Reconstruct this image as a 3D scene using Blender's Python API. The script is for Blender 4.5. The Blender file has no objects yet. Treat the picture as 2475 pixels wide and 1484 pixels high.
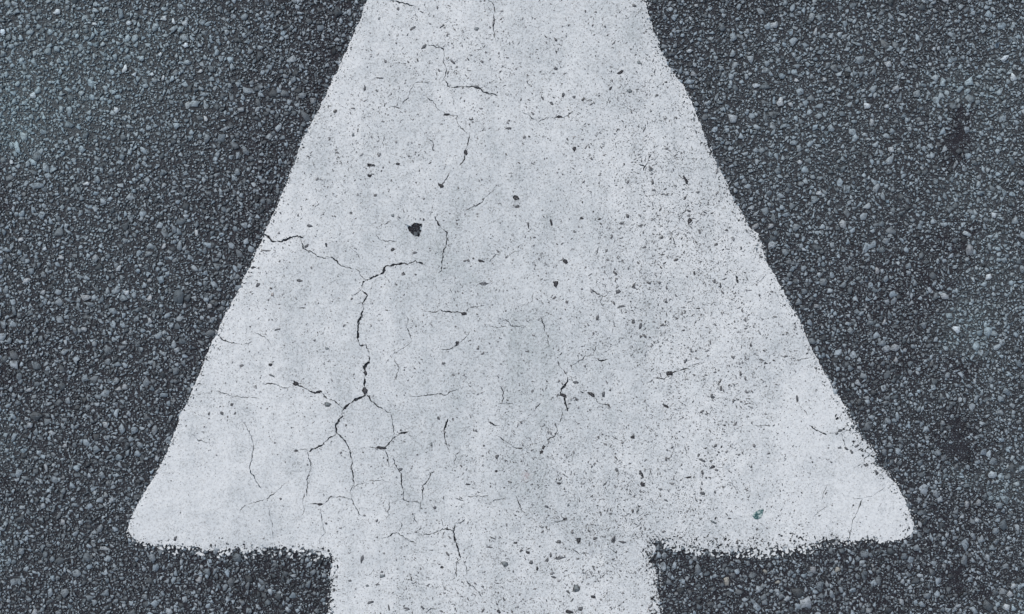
import bpy, math, random
import numpy as np
from mathutils.geometry import delaunay_2d_cdt
from mathutils import Vector

SC = bpy.context.scene
COL = SC.collection
R = math.radians
random.seed(11)
rng = np.random.default_rng(11)
U = 0.0004207            # metres per survey unit; the frame is 2474 x 1484 units of road

# ------------------------------------------------------------------ camera, sky, sun
cam = bpy.data.cameras.new('camera')
cam.lens = 36.0 * 1.5 / (2474 * U); cam.sensor_width = 36.0
cam.clip_start = 0.05; cam.clip_end = 1000
camo = bpy.data.objects.new('camera', cam); COL.objects.link(camo)
camo.location = (0, 0, 1.5 + 0.0025)
SC.camera = camo

SUN_EL, SUN_AZ = 58.0, 325.0            # high soft light behind cloud
w = bpy.data.worlds.new('World'); SC.world = w; w.use_nodes = True
nt = w.node_tree
sky = nt.nodes.new('ShaderNodeTexSky'); sky.sky_type = 'NISHITA'; sky.sun_disc = False
sky.sun_elevation = R(SUN_EL); sky.sun_rotation = R(SUN_AZ)
sky.air_density = 1.0; sky.dust_density = 5.0; sky.ozone_density = 1.0
bg = nt.nodes['Background']; bg.inputs['Strength'].default_value = 0.091
nt.links.new(sky.outputs[0], bg.inputs[0])
sun = bpy.data.lights.new('sun', 'SUN'); sun.energy = 1.35; sun.angle = R(14); sun.color = (1, 0.98, 0.96)
so = bpy.data.objects.new('sun', sun); COL.objects.link(so)
d = Vector((math.sin(R(SUN_AZ)) * math.cos(R(SUN_EL)), math.cos(R(SUN_AZ)) * math.cos(R(SUN_EL)), math.sin(R(SUN_EL))))
so.rotation_euler = d.to_track_quat('Z', 'Y').to_euler()
so.location = d * 5
vs = SC.view_settings
vs.view_transform = 'Standard'; vs.look = 'None'; vs.gamma = 1; vs.use_curve_mapping = False
vs.exposure = 0.0

# ------------------------------------------------------------------ helpers
def wx(x): return (x - 1237.0) * U
def wy(y): return (742.0 - y) * U
K = 0.33317
def T(c, r, x, y):        # survey sheet (column, row) and place on it -> road units
    return (824.6 * c + x * K, 494.5 * r + y * K)

def N(t, typ, **kw):
    n = t.nodes.new(typ)
    for k, v in kw.items():
        if k in n.inputs: n.inputs[k].default_value = v
        else: setattr(n, k, v)
    return n
def ramp(t, src, stops, interp='LINEAR'):
    n = t.nodes.new('ShaderNodeValToRGB'); cr = n.color_ramp; cr.interpolation = interp
    while len(cr.elements) < len(stops): cr.elements.new(0.5)
    for e, (p, c) in zip(cr.elements, stops):
        e.position = p; e.color = (c, c, c, 1) if not isinstance(c, tuple) else (*c, 1)
    t.links.new(src, n.inputs[0]); return n.outputs[0]
def mix(t, mode, fac, a, b):
    n = t.nodes.new('ShaderNodeMix'); n.data_type = 'RGBA'; n.blend_type = mode; n.clamp_factor = True
    for i, v in ((0, fac), (6, a), (7, b)):
        if hasattr(v, 'is_linked'): t.links.new(v, n.inputs[i])
        else: n.inputs[i].default_value = v if i == 0 else (*v, 1)
    return n.outputs[2]
def mat(name):
    m = bpy.data.materials.new(name); m.use_nodes = True
    t = m.node_tree; return m, t, t.nodes['Principled BSDF'], N(t, 'ShaderNodeTexCoord').outputs['Object']

# bitumen road sheet: dark binder, fine grit and chippings
m_road, t, b, co = mat('bitumen')
noi = N(t, 'ShaderNodeTexNoise', Scale=260.0, Detail=6.0, Roughness=0.7); t.links.new(co, noi.inputs['Vector'])
wob = N(t, 'ShaderNodeVectorMath', operation='MULTIPLY_ADD'); t.links.new(noi.outputs['Color'], wob.inputs[0])
wob.inputs[1].default_value = (0.003, 0.003, 0.003); t.links.new(co, wob.inputs[2])
v1 = N(t, 'ShaderNodeTexVoronoi', Scale=430.0, voronoi_dimensions='2D', feature='DISTANCE_TO_EDGE'); t.links.new(wob.outputs[0], v1.inputs['Vector'])
v2 = N(t, 'ShaderNodeTexVoronoi', Scale=430.0, voronoi_dimensions='2D'); t.links.new(wob.outputs[0], v2.inputs['Vector'])
chip = ramp(t, v2.outputs['Color'], [(0.2, (0.020, 0.021, 0.029)), (0.45, (0.05, 0.06, 0.076)), (0.65, (0.1, 0.125, 0.147)), (0.9, (0.19, 0.235, 0.272))])
edge = ramp(t, v1.outputs['Distance'], [(0.08, 0.0), (0.3, 1.0)])
c = mix(t, 'MIX', edge, (0.021, 0.022, 0.031), chip)
da = N(t, 'ShaderNodeAttribute', attribute_name='dust')
dm = N(t, 'ShaderNodeMath', operation='MULTIPLY'); dm.use_clamp = True; t.links.new(da.outputs['Fac'], dm.inputs[0]); dm.inputs[1].default_value = 0.75
dn_ = ramp(t, noi.outputs['Fac'], [(0.3, (0.06, 0.075, 0.082)), (0.7, (0.20, 0.25, 0.27))])
c = mix(t, 'MIX', dm.outputs[0], c, dn_)
t.links.new(c, b.inputs['Base Color']); b.inputs['Roughness'].default_value = 0.75
bm = N(t, 'ShaderNodeBump', Strength=0.8, Distance=0.0015); t.links.new(edge, bm.inputs['Height']); t.links.new(bm.outputs[0], b.inputs['Normal'])

# stones: colour of every stone stored on its faces, grain and pitting from noise
m_stone, t, b, co = mat('basalt_chippings')
at = N(t, 'ShaderNodeAttribute', attribute_name='tone')
n1 = N(t, 'ShaderNodeTexNoise', Scale=900.0, Detail=5.0, Roughness=0.75); t.links.new(co, n1.inputs['Vector'])
g = ramp(t, n1.outputs['Fac'], [(0.3, 0.62), (0.5, 1.0), (0.72, 1.35)])
n2 = N(t, 'ShaderNodeTexNoise', Scale=300.0, Detail=5.0, Roughness=0.75); t.links.new(co, n2.inputs['Vector'])
film = ramp(t, n2.outputs['Fac'], [(0.39, 0.22), (0.47, 1.0), (0.62, 1.12)])
c = mix(t, 'MULTIPLY', 1.0, at.outputs['Color'], g)
c = mix(t, 'MULTIPLY', 0.85, c, film)
t.links.new(c, b.inputs['Base Color']); b.inputs['Roughness'].default_value = 0.7
b.inputs['Specular IOR Level'].default_value = 0.4
bm = N(t, 'ShaderNodeBump', Strength=0.6, Distance=0.0006); t.links.new(n1.outputs['Fac'], bm.inputs['Height']); t.links.new(bm.outputs[0], b.inputs['Normal'])

# white road paint: grime stored as attribute, fine speckle, hair scratches
m_paint, t, b, co = mat('white_road_paint')
at = N(t, 'ShaderNodeAttribute', attribute_name='grime')
n1 = N(t, 'ShaderNodeTexNoise', Scale=560.0, Detail=4.0, Roughness=0.8); t.links.new(co, n1.inputs['Vector'])
n2 = N(t, 'ShaderNodeTexNoise', Scale=60.0, Detail=7.0, Roughness=0.65); t.links.new(co, n2.inputs['Vector'])
n3 = N(t, 'ShaderNodeTexNoise', Scale=11.0, Detail=5.0, Roughness=0.6); t.links.new(co, n3.inputs['Vector'])
gsum = N(t, 'ShaderNodeMath', operation='ADD'); t.links.new(at.outputs['Fac'], gsum.inputs[0])
ns = N(t, 'ShaderNodeMath', operation='MULTIPLY_ADD'); t.links.new(n3.outputs['Fac'], ns.inputs[0]); ns.inputs[1].default_value = 1.5; ns.inputs[2].default_value = -0.72
t.links.new(ns.outputs[0], gsum.inputs[1])
n2b = N(t, 'ShaderNodeMath', operation='MULTIPLY_ADD'); t.links.new(n2.outputs['Fac'], n2b.inputs[0]); n2b.inputs[1].default_value = 1.1; n2b.inputs[2].default_value = -0.55
g2 = N(t, 'ShaderNodeMath', operation='ADD'); t.links.new(gsum.outputs[0], g2.inputs[0]); t.links.new(n2b.outputs[0], g2.inputs[1])
mp = N(t, 'ShaderNodeMapping'); mp.inputs['Scale'].default_value = (42, 3.2, 1); t.links.new(co, mp.inputs['Vector'])
n5 = N(t, 'ShaderNodeTexNoise', Scale=1.0, Detail=5.0, Roughness=0.6); t.links.new(mp.outputs[0], n5.inputs['Vector'])
n5b = N(t, 'ShaderNodeMath', operation='MULTIPLY_ADD'); t.links.new(n5.outputs['Fac'], n5b.inputs[0]); n5b.inputs[1].default_value = 0.8; n5b.inputs[2].default_value = -0.40
g3 = N(t, 'ShaderNodeMath', operation='ADD'); t.links.new(g2.outputs[0], g3.inputs[0]); t.links.new(n5b.outputs[0], g3.inputs[1]); g2 = g3
base = ramp(t, g2.outputs[0], [(0.0, (0.752, 0.815, 0.846)), (0.5, (0.615, 0.682, 0.718)), (1.0, (0.485, 0.560, 0.585))])
sp = ramp(t, n1.outputs['Fac'], [(0.32, 0.30), (0.41, 0.66), (0.48, 0.92), (0.60, 1.06)])
spf = N(t, 'ShaderNodeMath', operation='MULTIPLY_ADD'); t.links.new(g2.outputs[0], spf.inputs[0]); spf.inputs[1].default_value = 0.6; spf.inputs[2].default_value = 0.62
c = mix(t, 'MULTIPLY', spf.outputs[0], base, sp)
warm = N(t, 'ShaderNodeTexNoise', Scale=240.0, Detail=2.0); t.links.new(co, warm.inputs['Vector'])
wm = ramp(t, warm.outputs['Fac'], [(0.52, 0.0), (0.72, 0.22)])
c = mix(t, 'MULTIPLY', wm, c, (0.93, 0.90, 0.86))
# faint red marking-spray stain
sv = N(t, 'ShaderNodeVectorMath', operation='DISTANCE'); t.links.new(co, sv.inputs[0]); sv.inputs[1].default_value = (wx(1272), wy(1150), 0.003)
sr = ramp(t, sv.outputs['Value'], [(0.0, 0.4), (0.006, 0.0)])
srn = ramp(t, n1.outputs['Fac'], [(0.46, 1.0), (0.56, 0.0)])
srm = mix(t, 'MULTIPLY', 1.0, sr, srn)
c = mix(t, 'MIX', srm, c, (0.45, 0.2, 0.22))
t.links.new(c, b.inputs['Base Color']); b.inputs['Roughness'].default_value = 0.72
b.inputs['Specular IOR Level'].default_value = 0.35
bm = N(t, 'ShaderNodeBump', Strength=0.35, Distance=0.0005); t.links.new(n1.outputs['Fac'], bm.inputs['Height'])
bm2 = N(t, 'ShaderNodeBump', Strength=0.4, Distance=0.002); t.links.new(n2.outputs['Fac'], bm2.inputs['Height']); t.links.new(bm.outputs[0], bm2.inputs['Normal'])
n6 = N(t, 'ShaderNodeTexVoronoi', Scale=190.0, feature='SMOOTH_F1'); t.links.new(co, n6.inputs['Vector'])
bm3 = N(t, 'ShaderNodeBump', Strength=0.35, Distance=0.0012); bm3.invert = True; t.links.new(n6.outputs['Distance'], bm3.inputs['Height']); t.links.new(bm2.outputs[0], bm3.inputs['Normal'])
t.links.new(bm3.outputs[0], b.inputs['Normal'])

m_green, t, b, co = mat('chalky_green_flake')
n1 = N(t, 'ShaderNodeTexNoise', Scale=500.0, Detail=4.0); t.links.new(co, n1.inputs['Vector'])
c = ramp(t, n1.outputs['Fac'], [(0.40, (0.03, 0.09, 0.10)), (0.52, (0.10, 0.20, 0.21)), (0.60, (0.45, 0.56, 0.56))])
t.links.new(c, b.inputs['Base Color']); b.inputs['Roughness'].default_value = 0.8

# ------------------------------------------------------------------ the arrow's outline
left = [(885,0),(868,50),(842,110),(806,190),(770,265),(745,310),(722,360),(705,410),(681,470),(657,520),(636,570),(612,625),(580,690),(547,755),
        (515,820),(490,880),(463,945),(438,1000),(415,1060),(392,1115),(362,1170),(334,1215),(316,1253),(309,1280),(318,1303),(338,1311)]
lowl = [(338,1311),(380,1316),(430,1321),(470,1326),(500,1330),(560,1325),(620,1329),(660,1324),(700,1326),(740,1329),(775,1334),(802,1342)]
shl = [(802,1342),(802,1365),(803,1400),(796,1440),(793,1484),(786,1600),(780,3200)]
shr = [(1625,3200),(1602,1600),(1597,1484),(1595,1457),(1588,1417),(1592,1390),(1578,1370),(1568,1353),(1584,1329),(1574,1310),(1596,1304)]
lowr = [(1596,1304),(1649,1318),(1700,1326),(1759,1334),(1799,1327),(1849,1326),(1916,1324),(1963,1315),(1996,1301),(2039,1309),(2066,1306),(2086,1312),
        (2093,1301),(2116,1308),(2143,1309),(2186,1301)]
right = [(2186,1301),(2206,1285),(2209,1266),(2196,1229),(2180,1196),(2163,1166),(2143,1146),(2130,1131),(2112,1124),(2116,1099),(2106,1079),(2089,1066),
         (2069,1046),(2067,1022),(2052,1012),(2046,989),(2016,942),(1986,888),(1969,858),(1946,811),(1933,778),(1903,725),(1869,661),(1849,625),(1843,598),
         (1833,567),(1806,545),(1792,514),(1779,495),(1749,427),(1719,370),(1699,320),(1676,260),(1650,206),(1619,167),(1599,127),(1579,67),(1562,20),(1557,0)]
tip = [(1557,0),(1450,-220),(1330,-470),(1235,-690),(1205,-720),(1180,-690),(1080,-460),(975,-215)]
segs = [(left,1.6,1.0),(lowl,4.0,1.0),(shl,3.0,1.0),(shr,3.5,1.0),(lowr,4.2,1.0),(right,1.5,1.0),(tip,2.0,1.0)]

smooth = np.array([p for s in (left,lowl[1:],shl[1:],shr,lowr[1:],right[1:],tip[1:]) for p in s], float)
def inside(P):
    x, y = P[:,0], P[:,1]; r = np.zeros(len(P), bool)
    a = smooth; bq = np.roll(smooth, -1, 0)
    for (x1,y1),(x2,y2) in zip(a, bq):
        if y1 == y2: continue
        cnd = ((y1 > y) != (y2 > y)) & (x < (x2-x1)*(y-y1)/(y2-y1)+x1)
        r ^= cnd
    return r
def edist(P, line=None):
    a = smooth if line is None else np.array(line, float)
    bq = np.roll(a, -1, 0) if line is None else a[1:]
    a = a if line is None else a[:-1]
    r = np.full(len(P), 1e9)
    for p, q in zip(a, bq):
        dv = q-p; tt = np.clip(((P-p)@dv)/max(dv@dv,1e-9), 0, 1)
        r = np.minimum(r, np.hypot(*(P-(p+tt[:,None]*dv)).T))
    return r

def vnoise1(n, step):      # smooth 1-D noise of n samples, correlation length step samples
    k = int(n/step)+3; v = rng.uniform(-1,1,k); xs = np.arange(n)/step
    i = xs.astype(int); f = xs-i; f = f*f*(3-2*f)
    return v[i]*(1-f)+v[i+1]*f
outline = []
for pts, amp, _ in segs:
    pts = np.array(pts, float)
    seg = np.hypot(*np.diff(pts, axis=0).T); L = seg.sum(); cum = np.concatenate([[0], np.cumsum(seg)])
    near = (pts[:,1].max() < 1700) and (pts[:,1].min() > -60)
    n = int(L/1.5) if near else int(L/6)
    s = np.linspace(0, L, n, endpoint=False)
    P = np.stack([np.interp(s, cum, pts[:,0]), np.interp(s, cum, pts[:,1])], 1)
    dP = np.gradient(P, axis=0); nr = np.stack([-dP[:,1], dP[:,0]],1); nr /= np.maximum(np.hypot(*nr.T),1e-9)[:,None]
    disp = amp*(0.9*vnoise1(n, 9)+0.8*vnoise1(n, 4)+0.75*vnoise1(n, 1.5)) + 0.7*vnoise1(n, 28)
    tg = dP/np.maximum(np.hypot(*dP.T),1e-9)[:,None]
    P = P + nr*disp[:,None] + tg*(0.6*vnoise1(n,1.5))[:,None]
    outline += [tuple(p) for p in P]

# ------------------------------------------------------------------ cracks (sheet column, row, width, points)
CR = [
(1,0,9,[1065,0,1105,35,1108,90,1105,170,1095,190,1110,260,1120,295]),
(1,0,8,[640,325,740,350,745,405,738,440,765,500,745,570,775,620,790,640]),
(1,0,11,[800,640,870,630,905,635,960,628,1010,650,1030,665,1090,680,1130,700]),
(1,0,4,[805,650,808,700,815,760,830,800]),
(1,0,8,[620,705,680,755,710,800,760,832]),(1,0,5,[760,832,845,838,835,880,895,960,930,980]),
(1,0,8,[930,980,925,1030,890,1090,900,1125,880,1180,850,1215]),
(1,0,5,[650,595,530,600,495,670,485,710,425,780,345,778]),
(1,0,9,[790,1250,745,1310,725,1350]),
(1,0,8,[1130,1345,1090,1395,1040,1430,1010,1475,985,1484,920,1519,890,1524]),
(1,0,6,[1350,535,1345,570,1352,605,1385,625]),
(1,0,8,[1310,815,1360,830,1390,865,1430,878,1490,850,1590,855,1640,840,1690,800]),
(1,0,5,[1955,690,1920,770,1880,800]),(1,0,8,[350,0,440,20,490,35,540,45]),
(1,0,6,[630,1005,665,1040,665,1090,690,1110]),(1,0,15,[2245,1130,2215,1180,2190,1240]),(1,0,8,[2150,1190,2210,1205]),
(1,0,5,[530,90,560,130]),(1,0,7,[715,190,760,165,790,150]),(1,0,5,[740,1230,770,1190]),
(1,1,10,[665,0,655,50,640,85]),(1,1,13,[675,85,700,140,740,178,768,200,760,280,740,340,735,400,725,470,705,500]),
(1,1,16,[605,435,570,418,530,412,480,432,430,425,385,435,325,450,300,490,240,525,165,555,145,615]),
(1,1,9,[145,615,110,650,70,662]),
(1,1,11,[145,618,190,660,155,710,160,770]),
(1,1,16,[160,770,125,850,120,960,125,1000]),(1,1,10,[125,1000,140,1020,180,1020,205,1090]),
(1,1,17,[205,1090,205,1130,170,1180,172,1240,168,1310,190,1370]),
(1,1,5,[155,710,100,720]),(1,1,16,[190,1370,140,1400,60,1440,15,1484,-5,1555,-45,1600,-35,1665]),
(1,1,13,[185,1380,220,1430,280,1470,310,1484]),(1,2,7,[310,0,360,30,372,100,380,160,370,215]),
(1,1,8,[100,465,130,490,150,520,180,545]),(1,1,6,[-75,380,0,445,60,460,90,470]),
(1,1,6,[590,770,680,785,720,760]),(1,1,12,[720,762,740,775,800,775,870,785,900,790,930,750]),(1,1,7,[930,750,980,738,1050,730]),
(1,1,6,[470,800,490,840,470,885,495,930,510,985]),(1,1,4,[515,985,470,1030,410,1060,375,1090]),
(1,1,6,[930,920,885,985,840,1010,780,1050,720,1055]),(1,1,6,[1035,890,1070,885,1130,890,1200,888]),
(1,1,8,[1170,835,1210,850,1230,875,1280,885,1320,878,1355,890]),(1,1,8,[1410,830,1452,825,1465,880,1480,930]),(1,1,5,[1480,930,1500,960,1505,1050]),
(1,1,7,[1155,335,1150,355,1105,375,1075,412,1010,412]),(1,1,4,[1210,390,1235,350,1300,330]),(1,1,4,[1390,640,1380,700,1340,730,1290,735]),
(1,1,9,[1800,600,1840,630,1895,665,1880,700,1905,760]),(1,1,7,[1895,665,1920,660,1935,630]),
(1,1,13,[2540,1165,2475,1200,2420,1215,2380,1225]),(1,1,8,[2380,1225,2340,1265,2280,1255,2240,1280,2225,1300]),(1,1,5,[2540,1165,2600,1155,2660,1130]),
(1,1,9,[1575,1130,1580,1170,1620,1210,1640,1250]),(1,1,16,[1640,1250,1635,1290,1600,1340,1590,1370,1625,1400,1625,1440,1640,1500]),
(1,1,9,[1640,1265,1690,1285,1715,1300]),(1,1,8,[1665,1200,1665,1165,1720,1140,1770,1100,1830,1085,1840,1040,1865,1020]),
(1,1,8,[1850,1110,1870,1135,1940,1120]),(1,1,10,[1720,1345,1760,1370]),(1,1,12,[1780,1360,1830,1385]),(1,1,8,[1830,1385,1870,1440,1940,1455]),
(1,1,8,[510,1395,580,1385,640,1385,700,1375,760,1378,820,1345,885,1325]),(1,1,7,[1155,1310,1175,1370,1165,1440,1250,1450]),(1,1,8,[1400,1484,1450,1440]),
(1,1,5,[245,210,290,262,350,262,405,270]),(1,1,5,[60,305,110,350,140,400]),(1,1,7,[2515,0,2475,75,2450,130]),(1,1,5,[2440,180,2380,205]),
(1,1,7,[2390,225,2420,270,2430,325]),(1,1,5,[1870,295,1845,380]),(1,1,4,[795,590,805,670,825,710]),(1,1,5,[380,1100,420,1200,380,1290]),
(1,1,5,[1970,830,1975,880,1960,930]),(1,1,6,[1960,1010,1935,1055,1900,1070]),
(0,1,14,[1905,205,1945,240,1975,270,2040,268,2110,240,2150,230,2200,245]),(0,1,9,[2175,245,2200,320,2260,345,2310,380,2365,395]),
(0,1,8,[2360,375,2400,380,2440,410,2475,440]),(0,1,10,[1560,930,1620,985,1680,1005,1760,1015]),(0,1,5,[1760,1015,1830,995]),
(0,1,5,[1840,930,1920,955,1965,1015]),(0,1,9,[1900,1300,1980,1300,2070,1330,2140,1320]),
(0,1,14,[2110,1265,2145,1300,2180,1320,2240,1350,2270,1365,2330,1355,2370,1410]),(0,1,9,[2370,1410,2430,1425,2490,1484]),
(0,1,6,[1570,1345,1620,1370,1700,1390,1790,1400,1880,1405]),(0,1,4,[1850,700,1880,760]),(0,1,8,[1425,1300,1470,1310]),
(0,2,13,[2440,180,2380,215,2340,260,2235,305]),(0,2,13,[2440,180,2474,200,2519,250,2554,370]),
(1,2,8,[80,370,70,420,85,480,95,550]),(1,2,5,[95,550,65,590,70,640]),(1,2,7,[75,640,95,700,130,760,165,780]),
(0,2,9,[2235,305,2245,370,2255,430,2230,500,2225,630]),(0,2,6,[2205,600,2195,680,2205,720,2190,775]),(0,2,5,[2235,305,2210,285,2180,290,2140,295,2080,270]),
(0,2,7,[1760,80,1800,150,1840,240,1830,320,1815,400,1815,460,1850,500,1895,580]),(0,2,7,[2080,530,2010,585,1950,640,1920,655]),
(0,2,5,[1920,655,1820,685,1770,700,1730,750]),(0,2,5,[1965,705,1955,770,1975,850,1980,930]),(0,2,7,[2325,720,2330,800,2345,870,2355,895,2320,940,2315,980]),
(0,2,9,[2240,685,2310,690,2350,680]),(0,2,6,[2350,680,2400,640,2471,630,2550,652]),(0,2,7,[1400,185,1440,225,1500,240,1550,235]),
(1,2,13,[205,280,270,278,305,285,345,250,375,210,420,180,490,158]),(1,2,8,[310,290,330,330,345,400,350,420]),
(1,2,9,[375,350,405,430,435,470,437,540,450,600,448,655,500,670]),(1,2,5,[500,670,555,672,575,690]),(1,2,8,[570,672,575,730]),(1,2,8,[590,660,592,560,625,515,655,465,680,455]),
(1,2,7,[530,750,535,800,550,840]),(1,2,12,[780,70,755,120,742,160,748,220,765,270,785,300]),(1,2,7,[870,285,830,340,812,410]),(1,2,8,[485,190,540,215]),
(1,2,9,[285,940,330,930,370,900,415,900,470,940,555,982]),(1,2,7,[415,900,435,850,440,820]),(1,2,10,[565,920,650,905,730,870,815,880,830,830,870,820,905,795]),
(1,2,14,[815,880,835,970,850,1030,865,1080]),(1,2,7,[865,1080,840,1110,835,1180,830,1220]),(1,2,7,[880,1095,905,1150,910,1200]),(1,2,8,[885,1215,930,1265,985,1320,1025,1365]),
(1,2,5,[745,850,720,790]),(1,2,13,[1060,80,1115,120,1150,120]),(1,2,8,[1140,190,1200,240,1260,280,1325,288]),(1,2,12,[1540,90,1565,150,1545,195,1490,230]),
(1,2,7,[1600,-15,1600,60,1580,95]),(1,2,11,[1280,95,1330,85]),(1,2,7,[915,630,1000,630,1065,630]),(1,2,6,[825,640,890,668]),(1,2,9,[1260,620,1275,660,1295,700,1300,730,1340,750]),
(1,2,8,[1525,820,1580,815,1625,795,1585,765]),(1,2,9,[1680,1010,1730,1050,1800,1045]),(1,2,9,[1930,990,1990,1045]),(1,2,9,[1960,190,2010,220,2050,240]),
(1,2,8,[2185,800,2160,840,2120,855]),(1,2,8,[2000,1180,2025,1230]),(1,2,4,[75,580,130,545,210,520,300,515,370,530]),(1,2,5,[1900,1100,1990,1160]),
(1,2,5,[350,660,345,720,330,800]),(1,2,5,[1085,670,1200,640]),(1,2,6,[700,1450,650,1440,600,1484]),
(2,1,5,[610,500,560,560,490,590]),(2,1,15,[385,510,400,570]),(2,1,5,[0,1190,60,1190,130,1140]),(2,1,5,[830,1130,920,1115]),(2,1,5,[560,780,560,820,600,830]),
(2,2,13,[915,110,960,150,1010,170,1050,185]),(2,2,7,[1050,185,1110,170,1165,145,1200,120]),(2,2,8,[1150,170,1180,260,1175,300]),(2,2,12,[1400,280,1350,340,1310,380]),
(2,2,7,[1310,380,1250,430]),(2,2,4,[1050,540,1020,610,1010,680]),(2,2,4,[1060,700,1000,735,940,790]),(2,2,4,[1480,560,1420,600,1390,625,1310,645]),
(2,2,9,[1310,645,1290,690,1240,800,1215,880,1200,965]),(2,2,3,[1210,640,1310,645]),(2,2,5,[510,120,640,125]),(2,2,5,[345,500,375,560,390,620]),(2,2,4,[240,420,320,425]),
(2,2,6,[885,0,905,50]),(2,2,6,[20,270,30,340,60,380]),
]
def crack_poly(c, r, wd, fl):
    p = np.array([T(c, r, fl[i], fl[i+1]) for i in range(0, len(fl), 2)], float)
    wd = wd*K*0.72+0.25
    seg = np.hypot(*np.diff(p, axis=0).T); L = seg.sum(); cum = np.concatenate([[0], np.cumsum(seg)])
    n = max(6, int(L/1.7)); s = np.linspace(0, L, n)
    P = np.stack([np.interp(s,cum,p[:,0]), np.interp(s,cum,p[:,1])],1)
    d_ = np.gradient(P, axis=0); nr = np.stack([-d_[:,1], d_[:,0]],1); nr /= np.maximum(np.hypot(*nr.T),1e-9)[:,None]
    P = P + nr*(1.6*vnoise1(n,5)+1.1*vnoise1(n,2)+0.35*rng.uniform(-1,1,n))[:,None]
    e = np.minimum(np.minimum(s, L-s)/min(10, L*0.3+1e-6), 1)**0.6
    wv = wd*((0.3 if wd > 3.4 else 0.12)+0.8*e)*np.clip(0.95+0.65*vnoise1(n,6)+0.5*vnoise1(n,2), 0.22, 2.3)
    a = P + nr*(wv*0.5)[:,None]; b_ = P - nr*(wv*(0.35+0.3*rng.random(n)))[:,None]
    return [tuple(q) for q in a] + [tuple(q) for q in b_[::-1]]

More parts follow.
